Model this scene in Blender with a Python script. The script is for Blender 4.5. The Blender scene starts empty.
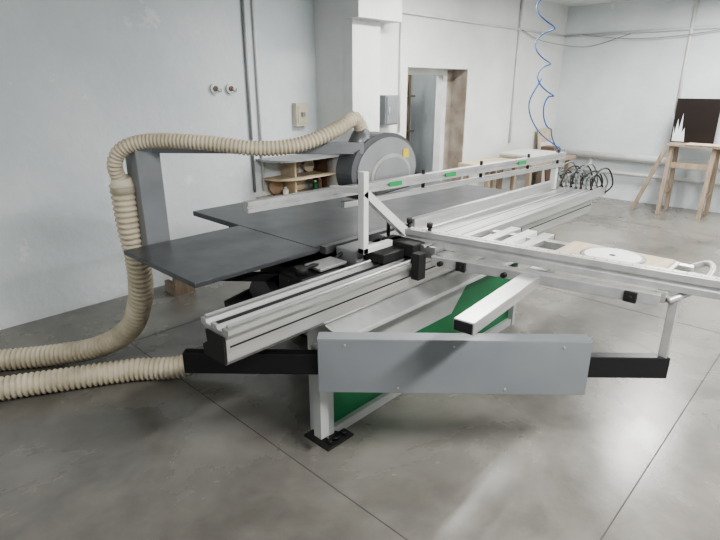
import bpy, bmesh, math, random
from mathutils import Vector, Matrix
random.seed(4)
S=bpy.context.scene
COL=S.collection
# ------------------------------------------------------------------ materials
MATS={}
def mat(name,c,rough=.5,metal=0.,c2=None,scale=6.,bump=0.,detail=6.,stretch=None,lo=.35,hi=.65,rough2=None,bscale=None,patch=None):
    if name in MATS: return MATS[name]
    m=bpy.data.materials.new(name); m.use_nodes=True
    nt=m.node_tree; b=nt.nodes['Principled BSDF']
    b.inputs['Base Color'].default_value=(*c,1); b.inputs['Roughness'].default_value=rough
    b.inputs['Metallic'].default_value=metal
    tc=nt.nodes.new('ShaderNodeTexCoord'); mp=nt.nodes.new('ShaderNodeMapping')
    nt.links.new(tc.outputs['Object'],mp.inputs['Vector'])
    if stretch: mp.inputs['Scale'].default_value=stretch
    n=nt.nodes.new('ShaderNodeTexNoise'); n.inputs['Scale'].default_value=scale; n.inputs['Detail'].default_value=detail
    nt.links.new(mp.outputs['Vector'],n.inputs['Vector'])
    if c2 is None: c2=tuple(x*.88 for x in c)
    r=nt.nodes.new('ShaderNodeValToRGB')
    r.color_ramp.elements[0].position=lo; r.color_ramp.elements[1].position=hi
    r.color_ramp.elements[0].color=(*c2,1); r.color_ramp.elements[1].color=(*c,1)
    nt.links.new(n.outputs['Fac'],r.inputs['Fac']); out=r.outputs['Color']
    if patch:
        n4=nt.nodes.new('ShaderNodeTexNoise'); n4.inputs['Scale'].default_value=3.3; n4.inputs['Detail'].default_value=9; n4.inputs['Roughness'].default_value=.7
        nt.links.new(mp.outputs['Vector'],n4.inputs['Vector'])
        r4=nt.nodes.new('ShaderNodeValToRGB'); r4.color_ramp.elements[0].position=.62; r4.color_ramp.elements[1].position=.67
        r4.color_ramp.elements[0].color=(0,0,0,1); r4.color_ramp.elements[1].color=(1,1,1,1)
        nt.links.new(n4.outputs['Fac'],r4.inputs['Fac'])
        mx=nt.nodes.new('ShaderNodeMix'); mx.data_type='RGBA'; nt.links.new(r4.outputs['Color'],mx.inputs[0]); nt.links.new(out,mx.inputs[6]); mx.inputs[7].default_value=(*patch,1)
        out=mx.outputs[2]
    nt.links.new(out,b.inputs['Base Color'])
    if rough2 is not None:
        mr=nt.nodes.new('ShaderNodeMapRange'); mr.inputs[3].default_value=rough; mr.inputs[4].default_value=rough2
        nt.links.new(n.outputs['Fac'],mr.inputs[0]); nt.links.new(mr.outputs[0],b.inputs['Roughness'])
    if bump:
        n2=nt.nodes.new('ShaderNodeTexNoise'); n2.inputs['Scale'].default_value=bscale or scale*4; n2.inputs['Detail'].default_value=5
        nt.links.new(mp.outputs['Vector'],n2.inputs['Vector'])
        bp=nt.nodes.new('ShaderNodeBump'); bp.inputs['Strength'].default_value=bump; bp.inputs['Distance'].default_value=.02
        nt.links.new(n2.outputs['Fac'],bp.inputs['Height']); nt.links.new(bp.outputs['Normal'],b.inputs['Normal'])
    MATS[name]=m; return m
M_wall=mat('plaster_blue_white',(.73,.77,.785),.75,0,(.62,.67,.69),1.3,.35,bscale=10,patch=(.78,.805,.81))
M_wall2=mat('plaster_white',(.76,.77,.76),.75,0,(.67,.685,.675),1.6,.3,bscale=14)
M_reveal=mat('rough_reveal',(.42,.38,.33),.85,0,(.26,.22,.18),5,.4)
M_ceil=mat('ceiling_paint',(.75,.76,.76),.9)
M_alu=mat('brushed_aluminium',(.62,.62,.61),.36,.75,(.50,.50,.49),30,stretch=(.05,1,1))
M_alum2=mat('matte_aluminium',(.55,.55,.545),.42,.6,(.46,.46,.455),12)
M_dalu=mat('dull_grey_metal',(.36,.37,.37),.5,.4)
M_plate=mat('dark_table_steel',(.105,.11,.115),.36,.35,(.08,.084,.09),9)
M_steel=mat('ground_cast_iron',(.23,.235,.24),.36,.7,(.18,.18,.185),14)
M_black=mat('black_paint',(.010,.010,.012),.4)
M_rub=mat('black_rubber',(.018,.018,.018),.65)
M_cover=mat('grey_cover_paint',(.225,.24,.255),.42,.1,(.20,.215,.23),3)
M_post=mat('grey_post_paint',(.26,.27,.285),.45,.2)
M_body=mat('light_grey_paint',(.42,.43,.42),.45,.0,(.36,.37,.36),4)
M_green=mat('green_paint',(.012,.15,.055),.4,0,(.010,.125,.045),4)
M_green2=mat('green_label',(.02,.35,.10),.4)
M_white=mat('white_paint',(.74,.75,.74),.45)
M_cream=mat('cream_plastic',(.68,.63,.5),.5)
M_hose=mat('beige_hose',(.64,.57,.44),.5,0,(.50,.44,.33),9)
M_hood=mat('hood_dark_grey',(.15,.155,.165),.4,.4)
M_hood2=mat('hood_light_grey',(.36,.37,.375),.4,.4)
M_yel=mat('yellow_sticker',(.75,.6,.05),.5)
M_ply=mat('plywood',(.58,.49,.36),.6,0,(.48,.40,.28),5,stretch=(1,8,1))
M_wood=mat('raw_wood',(.36,.29,.22),.7,0,(.26,.20,.145),5,stretch=(8,8,1))
M_brown=mat('brown_board',(.16,.10,.065),.5)
M_blue=mat('blue_hose',(.03,.13,.42),.4)
M_tube=mat('grey_green_tube',(.16,.19,.18),.4)
M_board=mat('black_board',(.02,.014,.012),.3)
M_glass=mat('frosted_pane',(.62,.66,.67),.2)
M_joint=mat('joint_dark',(.09,.086,.08),.9)
M_disc=mat('sanding_disc',(.45,.33,.24),.8)
M_pad=mat('white_disc',(.85,.86,.85),.5)
# ------------------------------------------------------------------ helpers
def finish(name,bm,m,parent=None,bev=0,smooth=False):
    bmesh.ops.recalc_face_normals(bm,faces=bm.faces)
    if bev: 
        bmesh.ops.bevel(bm,geom=bm.edges[:],offset=bev,segments=2,affect='EDGES',profile=.5)
    me=bpy.data.meshes.new(name); bm.to_mesh(me); bm.free()
    o=bpy.data.objects.new(name,me); COL.objects.link(o); me.materials.append(m)
    if smooth:
        for p in me.polygons: p.use_smooth=True
    if parent: o.parent=parent
    return o
def emp(name):
    e=bpy.data.objects.new(name,None); e.empty_display_size=.1; COL.objects.link(e); return e
def box(name,x0,x1,y0,y1,z0,z1,m,parent=None,bev=0):
    bm=bmesh.new(); bmesh.ops.create_cube(bm,size=1)
    for v in bm.verts:
        v.co=Vector(((x0+x1)/2+v.co.x*(x1-x0),(y0+y1)/2+v.co.y*(y1-y0),(z0+z1)/2+v.co.z*(z1-z0)))
    return finish(name,bm,m,parent,bev)
def prism(name,pts,vec,m,parent=None,bev=0):
    bm=bmesh.new(); vec=Vector(vec)
    a=[bm.verts.new(p) for p in pts]; b=[bm.verts.new(Vector(p)+vec) for p in pts]
    bm.faces.new(a); bm.faces.new(b[::-1]); n=len(pts)
    for i in range(n): bm.faces.new((a[i],a[(i+1)%n],b[(i+1)%n],b[i]))
    return finish(name,bm,m,parent,bev)
def beam(name,p0,p1,prof,m,parent=None,bev=0):
    p0=Vector(p0);p1=Vector(p1); d=(p1-p0).normalized()
    ref=Vector((0,0,1)) if abs(d.z)<.95 else Vector((0,1,0))
    s=d.cross(ref).normalized(); u=s.cross(d).normalized()
    if isinstance(prof,tuple):
        w,h=prof; prof=[(-w/2,-h/2),(w/2,-h/2),(w/2,h/2),(-w/2,h/2)]
    return prism(name,[p0+s*a+u*b for a,b in prof],p1-p0,m,parent,bev)
def cyl(name,p0,p1,r,m,parent=None,seg=20,r2=None):
    p0=Vector(p0);p1=Vector(p1);d=p1-p0
    bm=bmesh.new(); bmesh.ops.create_cone(bm,cap_ends=True,segments=seg,radius1=r,radius2=r if r2 is None else r2,depth=d.length)
    q=d.to_track_quat('Z','Y'); 
    bmesh.ops.transform(bm,matrix=Matrix.Translation((p0+p1)/2)@q.to_matrix().to_4x4(),verts=bm.verts)
    o=finish(name,bm,m,parent)
    for p in o.data.polygons: p.use_smooth=len(p.vertices)==4
    return o
def catmull(pts,step):
    P=[Vector(p) for p in pts]; P=[P[0]*2-P[1]]+P+[P[-1]*2-P[-2]]
    out=[]
    for i in range(1,len(P)-2):
        n=40
        for k in range(n):
            t=k/n
            out.append(.5*((2*P[i])+(-P[i-1]+P[i+1])*t+(2*P[i-1]-5*P[i]+4*P[i+1]-P[i+2])*t*t+(-P[i-1]+3*P[i]-3*P[i+1]+P[i+2])*t**3))
    out.append(P[-2])
    res=[out[0]];acc=0
    for a,b in zip(out,out[1:]):
        L=(b-a).length
        if L<1e-9: continue
        pos=step-acc
        while pos<=L:
            res.append(a.lerp(b,pos/L)); pos+=step
        acc=(L-(pos-step))
    return res
def sweep(name,pts,rf,m,parent=None,step=.01,seg=14,spline=True,caps=True):
    P=catmull(pts,step) if spline else [Vector(p) for p in pts]
    bm=bmesh.new(); t=(P[1]-P[0]).normalized()
    n=t.orthogonal().normalized(); prev=None
    for i,p in enumerate(P):
        t2=(P[min(i+1,len(P)-1)]-P[max(i-1,0)]).normalized()
        n=(t.rotation_difference(t2)@n); n=(n-t2*n.dot(t2)).normalized(); t=t2
        b=t.cross(n); r=rf(i) if callable(rf) else rf
        ring=[bm.verts.new(p+(n*math.cos(2*math.pi*k/seg)+b*math.sin(2*math.pi*k/seg))*r) for k in range(seg)]
        if prev:
            for k in range(seg): bm.faces.new((prev[k],prev[(k+1)%seg],ring[(k+1)%seg],ring[k]))
        elif caps: bm.faces.new(ring[::-1])
        prev=ring
    if caps: bm.faces.new(prev)
    return finish(name,bm,m,parent,smooth=True)
def ribbed(name,pts,r,m,parent,pitch=.024,amp=.2,seg=22):
    w=[1-amp,1-amp*.1,1+amp*.2,1-amp*.1]
    return sweep(name,pts,lambda i:r*w[i%4],m,parent,step=pitch/4,seg=seg)

# ------------------------------------------------------------------ room
XR=8.78; YL=4.35; YD=3.9; CZ=2.84; X0=-2.6; Y0=-3.2
mf=bpy.data.materials.new('polished_concrete'); mf.use_nodes=True; nt=mf.node_tree; b=nt.nodes['Principled BSDF']
tc=nt.nodes.new('ShaderNodeTexCoord')
def noise(s,d,r=.6,dist=0):
    n=nt.nodes.new('ShaderNodeTexNoise'); n.inputs['Scale'].default_value=s; n.inputs['Detail'].default_value=d; n.inputs['Roughness'].default_value=r; n.inputs['Distortion'].default_value=dist
    nt.links.new(tc.outputs['Object'],n.inputs['Vector']); return n
n1=noise(1.1,7,.6,.5); n2=noise(6,7,.6,.4); n3=noise(60,3)
r1=nt.nodes.new('ShaderNodeValToRGB'); e=r1.color_ramp.elements
e[0].position=.34;e[0].color=(.135,.129,.117,1);e[1].position=.68;e[1].color=(.25,.238,.217,1)
r2=nt.nodes.new('ShaderNodeValToRGB'); e=r2.color_ramp.elements
e[0].position=.25;e[0].color=(.84,.84,.835,1);e[1].position=.75;e[1].color=(1.09,1.09,1.08,1)
mx=nt.nodes.new('ShaderNodeMix'); mx.data_type='RGBA'; mx.blend_type='MULTIPLY'; mx.inputs[0].default_value=1
nt.links.new(n1.outputs[0],r1.inputs[0]);nt.links.new(n2.outputs[0],r2.inputs[0])
nt.links.new(r1.outputs[0],mx.inputs[6]);nt.links.new(r2.outputs[0],mx.inputs[7])
nt.links.new(mx.outputs[2],b.inputs['Base Color'])
mr=nt.nodes.new('ShaderNodeMapRange'); mr.inputs[1].default_value=.3; mr.inputs[2].default_value=.7; mr.inputs[3].default_value=.17; mr.inputs[4].default_value=.36
nt.links.new(n1.outputs[0],mr.inputs[0]); nt.links.new(mr.outputs[0],b.inputs['Roughness'])
b.inputs['Specular IOR Level'].default_value=.6
bb=nt.nodes.new('ShaderNodeBump'); bb.inputs['Strength'].default_value=.05; bb.inputs['Distance'].default_value=.01
nt.links.new(n3.outputs[0],bb.inputs['Height']); nt.links.new(bb.outputs[0],b.inputs['Normal'])
box('floor',X0-.2,XR+.2,Y0-.2,7.2,-.1,0,mf)
js=emp('trim_floor_joints')
for i,x in enumerate((-1.7,1.31,4.32,7.33)): box('joint_y_%d'%i,x-.0025,x+.0025,Y0,YD-.1,-.002,.0012,M_joint,js)
for i,y in enumerate((-2.6,.43,3.46)): box('joint_x_%d'%i,X0,XR,y-.0025,y+.0025,-.002,.0012,M_joint,js)
box('ceiling',X0-.2,XR+.2,Y0-.2,7.2,CZ,CZ+.1,M_ceil)
box('wall_left',X0-.2,3.92,YL,YL+.25,0,CZ,M_wall)
wd=emp('wall_back')
DX0,DX1,DZ=4.87,6.08,1.885
box('segment_1',3.92,DX0,YD,YD+.30,0,CZ,M_wall2,wd)
box('segment_2',DX0,DX1,YD,YD+.30,DZ,CZ,M_wall2,wd)
box('segment_3',DX1,XR+.2,YD,YD+.30,0,CZ,M_wall2,wd)
box('return_side',3.92,3.98,YD+.3,YL+.25,0,CZ,M_wall2,wd)
box('pilaster',3.90,4.30,YD-.1,YD,0,CZ,M_wall2,wd)
box('upper_boxing',3.86,4.48,YD-.22,YD,2.29,CZ,M_wall2,wd)
box('wall_right',XR,XR+.2,Y0-.2,7.2,0,CZ,M_wall)
box('wall_front',X0-.2,XR+.2,Y0-.2,Y0,0,CZ,M_wall)
box('wall_near',X0-.2,X0,Y0-.2,YL+.25,0,CZ,M_wall)
box('wall_corridor',3.98,XR,6.9,7.1,0,CZ,M_wall2)
box('wall_corridor_side',3.98,4.1,YL+.25,7.1,0,CZ,M_wall2)

# ------------------------------------------------------------------ lights
M_em=bpy.data.materials.new('tube_light_glow'); M_em.use_nodes=True
be=M_em.node_tree.nodes['Principled BSDF']; be.inputs['Emission Color'].default_value=(1,.98,.96,1); be.inputs['Emission Strength'].default_value=3
def lamp(x,y,power,lx=1.3,ly=.25,c=(1,.985,.965)):
    e=emp('ceiling_light')
    box('housing',x-lx/2-.03,x+lx/2+.03,y-ly/2-.03,y+ly/2+.03,CZ-.07,CZ,M_white,e)
    box('diffuser',x-lx/2,x+lx/2,y-ly/2,y+ly/2,CZ-.078,CZ-.07,M_em,e)
    L=bpy.data.lights.new('tube','AREA'); L.shape='RECTANGLE'; L.size=lx; L.size_y=ly; L.energy=power; L.color=c
    o=bpy.data.objects.new('tube',L); o.location=(x,y,CZ-.09); COL.objects.link(o); o.parent=e
for x,y,pw in ((1.5,-.7,130),(4.6,-.8,90),(4.4,2.6,68),(7.0,1.4,95),(7.6,-1.4,45),(-1.6,2.2,22)):  # last entry is an added gentle fill beside the camera, no known fixture
    lamp(x,y,pw)
L=bpy.data.lights.new('corridor_bulb','POINT'); L.energy=80; L.shadow_soft_size=.15; o=bpy.data.objects.new('corridor_bulb',L); o.location=(5.4,5.2,2.6); COL.objects.link(o)
w=bpy.data.worlds.new('W'); S.world=w; w.use_nodes=True; w.node_tree.nodes['Background'].inputs[0].default_value=(.8,.9,1,1); w.node_tree.nodes['Background'].inputs[1].default_value=.3

# ------------------------------------------------------------------ wall fittings
c=emp('wall_conduit')
for i,x in enumerate((3.06,3.17)): cyl('pipe_%d'%i,(x,YL-.015,.70),(x,YL-.015,CZ),.013,M_white if i else M_dalu,c)
c=emp('trim_conduit')
cyl('run_back',(4.3,YD-.02,2.42),(XR-.02,YD-.02,2.42),.014,M_white,c)
cyl('run_right',(XR-.02,YD-.02,2.42),(XR-.02,-1,2.42),.018,M_white,c)
cyl('drop_right',(XR-.02,2.14,CZ),(XR-.02,2.14,1.35),.02,M_white,c)
cyl('drop_back',(7.27,YD-.02,CZ),(7.27,YD-.02,.9),.016,M_white,c)
cyl('drop_door',(4.72,YD-.02,2.42),(4.72,YD-.02,1.2),.012,M_white,c)
sweep('sagging_cable',[(7.3,YD-.03,2.42),(7.9,YD-.08,2.30),(XR-.1,3.5,2.25),(XR-.05,2.9,2.40)],.006,M_dalu,c,step=.03,seg=8)
sweep('sagging_cable_2',[(XR-.05,3.6,2.42),(XR-.07,2.9,2.33),(XR-.07,2.2,2.34),(XR-.05,1.5,2.42)],.006,M_dalu,c,step=.03,seg=8)
c=emp('heating_pipe')
cyl('upper_pipe',(XR-.10,YD-.15,.66),(XR-.10,-2,.66),.055,M_white,c)
cyl('lower_pipe',(XR-.10,YD-.15,.42),(XR-.10,-2,.42),.03,M_white,c)
for y in (3.2,1.2,-.8): box('bracket',XR-.1,XR-.004,y-.02,y+.02,.38,.68,M_white,c)
for x in (2.71,2.87):
    e=emp('wall_socket')
    cyl('rim',(x,YL,1.67),(x,YL-.02,1.67),.045,M_wall2,e); cyl('core',(x,YL-.02,1.67),(x,YL-.03,1.67),.022,M_brown,e)
    sweep('wire',[(x,YL-.03,1.67),(x+.03,YL-.05,1.64),(x+.05,YL-.03,1.67)],.005,M_dalu,e)
e=emp('switch_box'); box('case',3.59,3.75,YL-.06,YL,1.30,1.53,M_cream,e,.006); box('lid',3.61,3.73,YL-.068,YL-.06,1.33,1.50,M_cream,e); box('knob',3.65,3.69,YL-.085,YL-.068,1.40,1.44,M_dalu,e)
e=emp('electrical_cabinet'); box('case',4.36,4.57,YD-.13,YD-.002,1.30,1.60,M_post,e,.005); box('lid',4.375,4.555,YD-.14,YD-.13,1.315,1.585,M_post,e); box('handle',4.39,4.41,YD-.15,YD-.14,1.42,1.48,M_alu,e)
e=emp('door_1')
yf=YD+.22
box('jamb_left',DX0,DX0+.06,yf,yf+.1,0,DZ,M_white,e); box('jamb_right',5.86,5.95,yf,yf+.1,0,DZ,M_white,e); box('head',DX0+.06,5.86,yf,yf+.1,DZ-.07,DZ,M_white,e)
box('infill',5.95,DX1,yf,yf+.1,0,DZ,M_reveal,e)
prism('leaf',[(5.86,yf+.1,0.01),(5.90,yf+.1,0.01),(6.80,yf+.62,.01),(6.78,yf+.65,.01)],(0,0,DZ-.1),M_white,e)
prism('leaf_pane',[(5.985,yf+.178,.95),(6.0,yf+.153,.95),(6.70,yf+.56,.95),(6.68,yf+.598,.95)],(0,0,.72),M_glass,e)
cyl('leaf_handle',(6.66,yf+.56,.95),(6.62,yf+.61,.95),.012,M_dalu,e)
e=emp('trim_door_reveal')
box('reveal_left',DX0,DX0+.012,YD+.005,yf,0,DZ,M_reveal,e); box('reveal_right',DX1-.012,DX1,YD+.005,yf,0,DZ,M_reveal,e)
e=emp('corridor_shelf')
for x in (6.2,7.8): box('upright',x,x+.05,6.2,6.25,0,1.9,M_wood,e)
for z in (.3,.9,1.5): box('board',6.2,7.85,6.1,6.5,z,z+.03,M_wood,e)
for z0 in (.331,.931,1.531):
  for i in range(9): box('carton',6.28+i*.16,6.41+i*.16,6.15,6.4,z0,z0+.12+random.random()*.2,random.choice([M_brown,M_ply,M_dalu,M_wood]),e)
e=emp('leaning_ladder')
for dx in (0,.34):
    beam('rail',(6.2+dx,5.25,0),(6.5+dx,5.95,2.1),(.05,.03),M_dalu,e)
for k in range(7):
    t=.1+.13*k; q=Vector((6.2,5.25,0)).lerp(Vector((6.5,5.95,2.1)),t); beam('rung',q,q+Vector((.34,0,0)),(.03,.03),M_dalu,e)

e=emp('wall_shelf')
def rounded(name,x0,x1,y0,y1,z0,z1,m,r=.2):
    pts=[(x0,y1,z0),(x0,y0+r,z0)]
    for k in range(9):
        a=math.pi+k/8*math.pi/2; pts.append((x0+r+r*math.cos(a),y0+r+r*math.sin(a),z0))
    for k in range(9):
        a=-math.pi/2+k/8*math.pi/2; pts.append((x1-r+r*math.cos(a),y0+r+r*math.sin(a),z0))
    pts.append((x1,y1,z0)); prism(name,pts,(0,0,z1-z0),m,e)
rounded('top',3.10,4.12,3.98,4.345,1.0,1.02,M_dalu,.24)
rounded('bottom',3.08,4.14,3.96,4.345,.62,.645,M_ply,.26)
rounded('middle',3.16,4.04,4.04,4.345,.81,.826,M_ply,.24)
box('side',3.40,3.42,4.12,4.345,.645,1.0,M_ply,e); box('side',3.84,3.86,4.12,4.345,.645,1.0,M_brown,e)
for x,z,r,m in ((3.30,.735,.085,M_disc),(3.60,.73,.08,M_hose),(3.54,.90,.072,M_disc),(3.94,.74,.07,M_disc),(3.74,.90,.07,M_hose)):
    cyl('round_disc',(x,4.29,z),(x,4.32,z),r,m,e,28)
for i,(x,m,h) in enumerate(((3.32,M_white,.07),(3.72,M_green,.09),(3.78,M_brown,.11),(3.98,M_green2,.13))):
    cyl('jar_%d'%i,(x,4.18,.645),(x,4.18,.645+h),.028,m,e); cyl('jar_cap_%d'%i,(x,4.18,.645+h),(x,4.18,.665+h),.015,M_white,e)
e=emp('wood_offcut')
box('board_1',1.96,2.14,4.02,4.05,.0,.17,M_wood,e); box('board_2',1.96,2.0,4.05,4.2,0,.1,M_wood,e); box('board_3',2.1,2.14,4.05,4.2,0,.15,M_wood,e); box('cap',1.95,2.15,4.0,4.22,.17,.19,M_ply,e)
# workbench and boards along the back wall
e=emp('workbench')
box('top',6.55,7.95,3.15,3.72,.68,.72,M_wood,e)
for x in (6.62,7.84):
    for y in (3.2,3.62): box('leg',x,x+.06,y,y+.06,0,.68,M_wood,e)
box('stretcher',6.62,7.9,3.22,3.26,.2,.28,M_wood,e)
e=emp('board_stack')
for i in range(5): box('board_%d'%i,6.6+random.random()*.06,7.35,3.2,3.66+random.random()*.05,.721+i*.022,.741+i*.022,M_ply if i%2 else M_white,e)
box('box_1',7.5,7.7,3.3,3.5,.721,.86,M_brown,e); box('box_2',7.72,7.88,3.3,3.45,.721,.80,M_dalu,e)
e=emp('leaning_panel')
for i,(x0,x1,h,m) in enumerate(((8.05,8.55,1.05,M_ply),(8.1,8.5,.85,M_white),(8.2,8.6,.65,M_brown))):
    y=3.70-.035*i; prism('panel_%d'%i,[(x0,y,0),(x0,y+.02,0),(x0,y+.14,h),(x0,y+.12,h)],(x1-x0,0,0),m,e)
e=emp('cardboard_stack')
for i in range(3): box('sheet_%d'%i,5.6,6.4,3.2,3.65,.74+i*.02,.757+i*.02,M_ply,e)
for x in (5.65,6.3):
    for y in (3.25,3.55): box('leg',x,x+.05,y,y+.05,0,.74,M_wood,e)
e=emp('wooden_stand')
for y in (1.47,1.97):
    beam('leg_front',(8.08,y,0),(8.18,y,.93),(.05,.05),M_wood,e)
    beam('leg_rear',(8.50,y,0),(8.44,y,.93),(.05,.05),M_wood,e)
    beam('side_rail',(8.13,y,.3),(8.47,y,.3),(.03,.05),M_wood,e)
box('top_board',8.10,8.5,1.34,2.04,.93,.955,M_wood,e); beam('cross_rail',(8.16,1.47,.68),(8.16,1.97,.68),(.03,.07),M_wood,e)
beam('brace',(8.10,2.02,.9),(8.10,2.31,0.02),(.03,.05),M_wood,e)
box('cloth',8.09,8.3,1.4,1.8,.956,.975,M_hose,e,.006)
e=emp('black_panel')
box('panel',8.44,8.455,1.55,2.07,.956,1.53,M_board,e)
prism('white_cutout',[(8.434,y,z) for y,z in ((2.05,.97),(2.055,1.17),(2.035,1.06),(2.015,1.27),(1.99,1.10),(1.965,1.34),(1.945,1.08),(1.92,1.15),(1.90,.97))],(.006,0,0),M_wall,e)

# ------------------------------------------------------------------ panel saw
saw=emp('sliding_table_saw')
P=saw
box('main_cabinet',2.15,3.45,1.76,2.75,.06,.80,M_body,P,.006)
box('cabinet_plinth',2.2,3.4,1.8,2.7,0,.06,M_rub,P)
box('side_panel_green',1.55,3.43,1.70,1.76,.05,.66,M_green,P)
prism('side_panel_grey',[(1.56,1.692,.34),(2.62,1.692,.34),(2.95,1.692,.66),(1.56,1.692,.66)],(0,.008,0),M_body,P)
box('panel_edge_near',1.52,1.56,1.66,1.80,.0,.66,M_body,P,.003)
box('panel_edge_far',3.40,3.44,1.66,1.76,.0,.66,M_body,P,.003)
box('panel_base_rail',1.56,3.40,1.67,1.75,.0,.05,M_body,P,.003)
box('foot_plate',1.46,1.64,1.60,1.78,0,.012,M_rub,P,.002); 
for q in ((1.50,1.63),(1.60,1.63)): cyl('foot_bolt',(q[0],q[1],.012),(q[0],q[1],.035),.012,M_rub,P,6)
cyl('foot_plug',(1.55,1.65,.012),(1.55,1.65,.03),.03,M_black,P)
prism('sloped_skirt',[(1.46,1.78,.695),(1.46,1.66,.695),(1.50,1.53,.625),(1.50,1.525,.605),(1.50,1.56,.605),(1.50,1.78,.66)],(1.85,0,0),M_alum2,P,.003)
box('cross_member',1.50,2.2,1.80,1.90,.56,.69,M_dalu,P)
Yc=1.66
prof=[(-.095,.145),(-.095,.125),(-.06,.11),(-.05,.06),(-.09,.04),(-.09,-.01),(.06,-.01),(.075,.01),(.075,.10),(.095,.125),(.095,.145),(.055,.145),(.05,.13),(.02,.13),(.015,.145),(-.02,.145),(-.025,.13),(-.055,.13),(-.06,.145)]
beam('slider_base',(.945,Yc,.70),(4.45,Yc,.70),prof,M_alu,P)
for s in (-.075,.075): cyl('guide_rod',(.955,Yc+s,.852),(4.44,Yc+s,.852),.008,M_alum2,P,10)
prism('slider_end_cap',[(.937,Yc-.065,.695),(.937,Yc+.085,.695),(.937,Yc+.085,.735),(.937,Yc+.05,.76),(.937,Yc+.055,.81),(.937,Yc-.07,.81)],(.008,0,0),M_rub,P)
box('slider_groove_strip',.96,2.2,Yc-.012,Yc+.012,.842,.8465,M_rub,P)
box('slider_side_groove',.96,4.44,Yc-.0765,Yc-.0745,.765,.772,M_rub,P)
car=[(-.20,.0),(.17,.0),(.17,.06),(.13,.06),(.125,.05),(.105,.05),(.10,.06),(.03,.06),(.025,.05),(.005,.05),(0,.06),(-.08,.06),(-.085,.05),(-.105,.05),(-.11,.06),(-.20,.06)]
beam('slider_carriage',(2.12,Yc,.862),(4.45,Yc,.862),car,M_alu,P)
for s in (-.115,-.015,.095): box('carriage_slot',2.13,4.45,Yc+s-.009,Yc+s+.009,.9122,.9135,M_rub,P)
box('carriage_end_cap',4.45,4.465,1.49,1.86,.862,.922,M_rub,P)
beam('carriage_fence',(2.35,1.82,.95),(4.3,1.80,.95),(.04,.055),M_alu,P)
box('main_table',1.76,3.9,2.0,3.22,.868,.90,M_plate,P,.003)
box('extension_table',1.05,1.755,1.97,2.67,.876,.90,M_plate,P,.003)
box('table_edge_strip',1.80,3.9,1.955,1.999,.86,.90,M_steel,P)
box('table_rib_1',1.85,3.8,2.10,2.14,.80,.868,M_plate,P)
box('table_rib_2',1.85,3.8,2.9,2.94,.80,.868,M_plate,P)
box('blade_chassis',1.65,2.15,1.86,2.35,.60,.80,M_rub,P,.02)
cyl('motor',(1.55,2.2,.62),(1.95,2.2,.62),.11,M_hood,P,24)
for i in range(6): cyl('motor_fin',(1.6+i*.05,2.2,.62),(1.615+i*.05,2.2,.62),.12,M_black,P,24)
cyl('dust_port',(1.45,2.35,.52),(1.75,2.3,.6),.075,M_rub,P,24)
beam('strut_1',(1.25,2.1,.85),(2.15,2.0,.62),(.04,.04),M_black,P); beam('strut_2',(1.3,2.55,.85),(2.15,2.4,.6),(.04,.04),M_black,P)
beam('table_arm',(1.15,2.3,.85),(2.2,2.3,.85),(.06,.05),M_black,P)
box('linkage',1.5,1.75,1.80,1.98,.74,.84,M_black,P,.01)
box('linkage_block',1.85,2.05,1.78,1.93,.80,.90,M_dalu,P,.006)
box('linkage_plate',1.62,1.80,1.80,1.92,.845,.86,M_alum2,P,.003)
sweep('black_cable',[(1.5,1.9,.80),(1.6,1.85,.87),(1.75,1.9,.83),(1.9,1.88,.88),(2.1,1.86,.82)],.010,M_rub,P)
cyl('black_knob',(1.55,1.86,.84),(1.55,1.86,.875),.03,M_rub,P)
# swing arm
A=Vector((.98,2.0,.545));B=Vector((2.40,.44,.545)); d=(B-A).normalized(); nrm=Vector((d.y,-d.x,0))
if nrm.dot(Vector((-1,-1,0)))<0: nrm=-nrm
beam('swing_arm_bar',A,B,(.05,.10),M_black,P,.004)
C0=A+d*((Vector((1.37,1.55,.545))-A).dot(d))+nrm*.045; C1=A+d*((Vector((2.15,.69,.545))-A).dot(d))+nrm*.045
C0.z=C1.z=0
beam('swing_arm_cover',C0+Vector((0,0,.552)),C1+Vector((0,0,.552)),(.012,.256),M_cover,P,.002)
beam('cover_top_lip',C0-nrm*.03+Vector((0,0,.68)),C1-nrm*.03+Vector((0,0,.68)),(.07,.006),M_cover,P)
beam('cover_side_lip',C1-nrm*.03+Vector((0,0,.425)),C1-nrm*.03+Vector((0,0,.68)),(.07,.006),M_cover,P)
for i in range(5):
    q=C0.lerp(C1,.1+.2*i)+Vector((0,0,.45 if i%2 else .655)); cyl('cover_screw',q,q+nrm*.01,.005,M_alum2,P,8)
beam('swing_pivot',(1.42,1.60,.12),(1.42,1.60,.60),(.05,.05),M_body,P)
# outrigger
T=P
F0=Vector((2.19,1.74,.935));F1=Vector((2.47,-.05,.935)); fd=(F1-F0).normalized()
fp=[(-.03,-.038),(.03,-.038),(.03,-.012),(.022,-.006),(.022,.004),(.03,.01),(.03,.038),(-.03,.038)]
beam('crosscut_fence',F0,F1,fp,M_alum2,T)
beam('fence_scale',F0+Vector((0,0,.0385)),F1+Vector((0,0,.0385)),(.016,.002),M_cream,T)
for i in range(34):
    q=F0.lerp(F1,.03+.028*i)+Vector((0,0,.040)); beam('scale_tick',q-fd*.0015,q+fd*.0015,(.013,.001),M_rub,T)
beam('outrigger_front_rail',(2.12,1.50,.86),(2.34,.50,.86),(.05,.05),M_alum2,T,.003)
beam('outrigger_rear_rail',(2.66,1.47,.89),(2.72,.47,.89),(.045,.05),M_alu,T,.003)
beam('outrigger_side',(2.34,.50,.87),(2.70,.46,.87),(.04,.05),M_alu,T,.003)
beam('outrigger_inner',(2.12,1.46,.87),(2.68,1.46,.87),(.04,.05),M_alu,T,.003)
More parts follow.
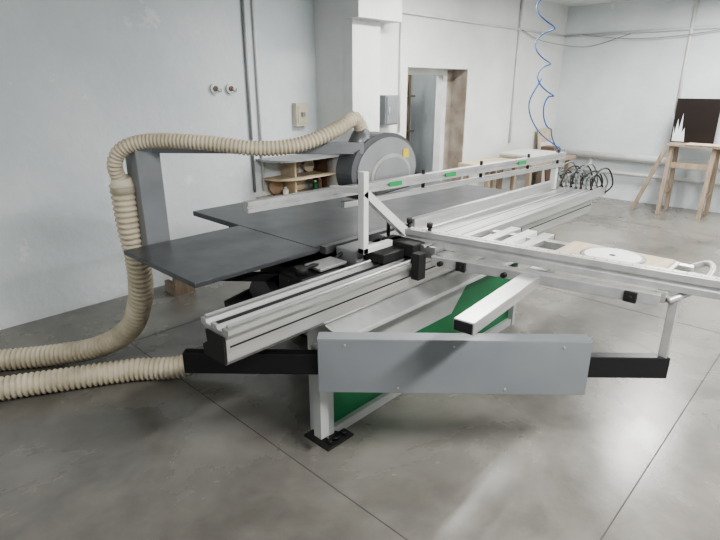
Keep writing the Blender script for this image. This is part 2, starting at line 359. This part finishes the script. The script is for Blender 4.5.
for i,y in enumerate((1.38,1.28,1.18)): 
    beam('support_profile_%d'%i,(2.26,y,.905),(2.80,y+.02,.905),(.06,.03),M_white if i==1 else M_alu,T,.003)
    beam('support_profile_cap_%d'%i,(2.80,y+.02,.905),(2.808,y+.02,.905),(.06,.03),M_rub,T)
sweep('push_handle',[(2.34,.47,.86),(2.45,.40,.90),(2.66,.39,.93),(2.76,.43,.93),(2.76,.5,.89)],.014,M_alum2,T)
box('support_table_frame',2.38,2.74,.53,1.04,.905,.918,M_alum2,T,.003)
box('plywood_insert',2.40,2.72,.55,1.02,.918,.928,M_ply,T)
beam('outrigger_leg',(2.385,.455,.50),(2.385,.455,.86),(.035,.035),M_alum2,T,.003)
beam('telescopic_tube',(1.565,.955,.85),(2.42,1.03,.85),(.085,.05),M_alu,T,.003)
beam('tube_end_cap',(1.56,.955,.85),(1.566,.9555,.85),(.075,.04),M_rub,T)
for i in range(9):
    q=Vector((2.12,1.50,.86)).lerp(Vector((2.34,.5,.86)),.06+.105*i)
    if i in (0,1,3,4,8): cyl('clamp_knob_%d'%i,q+Vector((-.025,0,-.005)),q+Vector((-.045,0,-.005)),.009+.004*(i%3==0),M_rub,T,12)
    if i in (1,8): box('clamp_block_%d'%i,q.x-.04,q.x-.026,q.y-.025,q.y+.025,q.z-.025,q.z+.02,M_rub,T)
for q in ((2.2,1.72,1.0),(2.22,1.6,.99),(2.12,1.8,1.02)):
    cyl('fence_knob',(q[0],q[1],.93),q,.010,M_rub,T,10); cyl('fence_knob_head',q,(q[0],q[1],q[2]+.025),.016,M_rub,T,14)
box('pivot_block',2.06,2.16,1.58,1.80,.862,.93,M_rub,T,.006)
box('pivot_hang',2.03,2.09,1.52,1.57,.76,.90,M_rub,T,.004)
pts=[];nT=36;bc=(2.575,.785)
for i in range(nT*3):
    a=2*math.pi*i/(nT*3); r=(.145,.140,.133)[i%3]; pts.append((bc[0]+r*math.cos(a),bc[1]+r*math.sin(a),.9285))
e=emp('circular_saw_blade')
prism('toothed_disc',pts,(0,0,.004),M_dalu,e); cyl('white_face',(bc[0],bc[1],.9326),(bc[0],bc[1],.9345),.125,M_pad,e,40); cyl('bore',(bc[0],bc[1],.9346),(bc[0],bc[1],.9352),.014,M_rub,e)
# clamp beam
R0=Vector((1.35,1.99,1.18));R1=Vector((4.17,1.75,1.18))
rp=[(-.02,-.025),(.02,-.025),(.02,-.006),(.012,-.004),(.012,.004),(.02,.006),(.02,.025),(-.02,.025)]
beam('clamp_beam',R0,R1,rp,M_alum2,T)
beam('clamp_pad_rail',R0.lerp(R1,.2)-Vector((0,0,.07)),R1-Vector((0,0,.07)),(.03,.03),M_alu,T)
for i,t in enumerate((.24,.42,.62,.82,.97)):
    q=R0.lerp(R1,t); cyl('air_cylinder_%d'%i,q-Vector((0,0,.07)),q+Vector((0,0,.05)),.010,M_rub,T,12); 
for i,t in enumerate((.33,.50,.78)):
    q=R0.lerp(R1,t); dd=(R1-R0).normalized(); beam('green_label_%d'%i,q-dd*.05+Vector((.0,-.021,.0)),q+dd*.05+Vector((0,-.021,0)),(.004,.026),M_green2,T)
yb=1.72
box('bracket_upright',1.84,1.875,yb,yb+.04,.90,1.31,M_white,T,.003)
prism('bracket_brace',[(1.84,yb,1.20),(1.875,yb,1.22),(2.22,yb,.95),(2.19,yb,.915)],(0,.04,0),M_white,T)
box('bracket_base',1.84,2.24,yb,yb+.04,.90,.93,M_white,T,.003)
box('bracket_saddle',1.90,2.12,yb-.08,yb+.06,.853,.90,M_rub,T,.004)
beam('bracket_top_arm',(1.857,yb+.02,1.22),(1.857,1.96,1.20),(.03,.03),M_white,T)
beam('far_post',(4.1,1.78,.92),(4.1,1.78,1.16),(.04,.04),M_white,T)
for i in range(9):
    y=1.5+.04*i; k=random.random()
    sweep('air_hose_%d'%i,[(4.15,y,.94),(4.22+.05*k,y,1.0+.1*k),(4.42,y-.02,1.02+.08*k),(4.47,y-.05,.94),(4.40,y+.02,.86),(4.25,y+.03,.93),(4.3,y+.06,1.0),(4.42,y+.05,.98+.05*k),(4.44,y,.90)],.006,M_tube if i%2 else M_rub,T,step=.02,seg=8)
# overhead guard
box('guard_post',1.185,1.315,2.68,2.81,.83,1.43,M_post,P,.004)
box('post_bracket',1.2,1.9,2.70,2.76,.80,.865,M_post,P)
beam('guard_arm',(1.25,2.74,1.40),(2.12,1.99,1.38),(.06,.06),M_post,P,.003)
gy=1.98
hood=[]
cx,cz,rx,rz=2.30,1.25,.28,.20
for k in range(0,33):
    a=math.pi*1.12-(math.pi*1.24)*k/32
    hood.append((cx+rx*math.cos(a),gy,cz+rz*math.sin(a)))
hood=hood+[(cx+.22,gy,1.12),(cx-.2,gy,1.10)]
prism('blade_hood',hood,(0,.12,0),M_hood,P)
def offs(sx,ox,oz,yo,th,nm,m):
    prism(nm,[(cx+ox+(x-cx)*sx,gy-yo,cz+oz+(z-cz)*sx) for x,_,z in hood],(0,th,0),m,P)
offs(.90,.015,-.005,.006,.006,'hood_side_plate',M_hood2)
offs(.62,.04,-.04,.010,.004,'hood_ring',M_alum2)
offs(.54,.045,-.045,.013,.004,'hood_window',M_hood2)
box('hood_sticker',2.44,2.49,gy-.012,gy-.006,1.30,1.35,M_yel,P)
cyl('hood_outlet',(2.10,2.04,1.34),(2.17,2.04,1.47),.06,M_hood,P,24,.045)
# hoses
dh=emp('dust_hose')
ribbed('overhead_hose',[(1.15,2.80,1.20),(1.115,2.78,1.31),(1.15,2.74,1.395),(1.25,2.64,1.435),(1.42,2.42,1.43),(1.62,2.22,1.40),(1.80,2.10,1.42),(1.98,2.03,1.49),(2.10,2.03,1.53),(2.18,2.04,1.44)],.038,M_hose,dh,.02)
ribbed('drop_hose',[(1.15,2.80,1.22),(1.16,2.81,1.0),(1.19,2.84,.75),(1.20,2.92,.50),(1.16,3.06,.28),(1.03,3.28,.13),(.80,3.52,.072),(.5,3.72,.072),(.15,3.9,.072),(-.35,4.1,.072)],.067,M_hose,dh,.03)
ribbed('floor_hose',[(1.75,2.55,.35),(1.55,2.6,.17),(1.33,2.75,.082),(1.1,2.95,.072),(.8,3.12,.072),(.5,3.28,.072),(.1,3.45,.072),(-.4,3.55,.072)],.067,M_hose,dh,.03)
cyl('hose_joint',(1.145,2.79,1.25),(1.152,2.80,1.18),.05,M_cream,dh,24,.070)
# blue air hose from ceiling
path=[(4.20,1.97,2.84),(4.13,2.03,2.35),(4.16,2.0,2.15),(4.14,2.0,1.9),(4.20,1.97,1.7),(4.22,1.94,1.4),(4.33,1.84,1.2)]
pp=catmull(path,.012)
cp=[]
for i,q in enumerate(pp):
    a=i*.30; r=.06 if 10<i<len(pp)*.72 else .018
    cp.append(q+Vector((.688,-.7254,0))*r*math.cos(a)+Vector((.7254,.688,0))*r*math.sin(a)+Vector((0,0,.03*math.sin(a))))
bh=emp('coiled_air_hose'); sweep('coil',cp,.0055,M_blue,bh,spline=False,seg=6)
sweep('loop',[(4.17,2.0,1.75),(4.10,2.05,1.55),(4.17,1.98,1.35),(4.33,1.84,1.2)],.005,M_blue,bh)

# ------------------------------------------------------------------ camera
cam=bpy.data.cameras.new('camera'); co=bpy.data.objects.new('camera',cam); COL.objects.link(co)
co.location=(0,0,1.7); cam.sensor_width=36; cam.lens=26.5
co.rotation_euler=(math.radians(90-19.24),0,math.radians(43.5-90)); S.camera=co
S.view_settings.view_transform='AgX'
S.view_settings.look='AgX - Medium High Contrast'
S.view_settings.exposure=.22
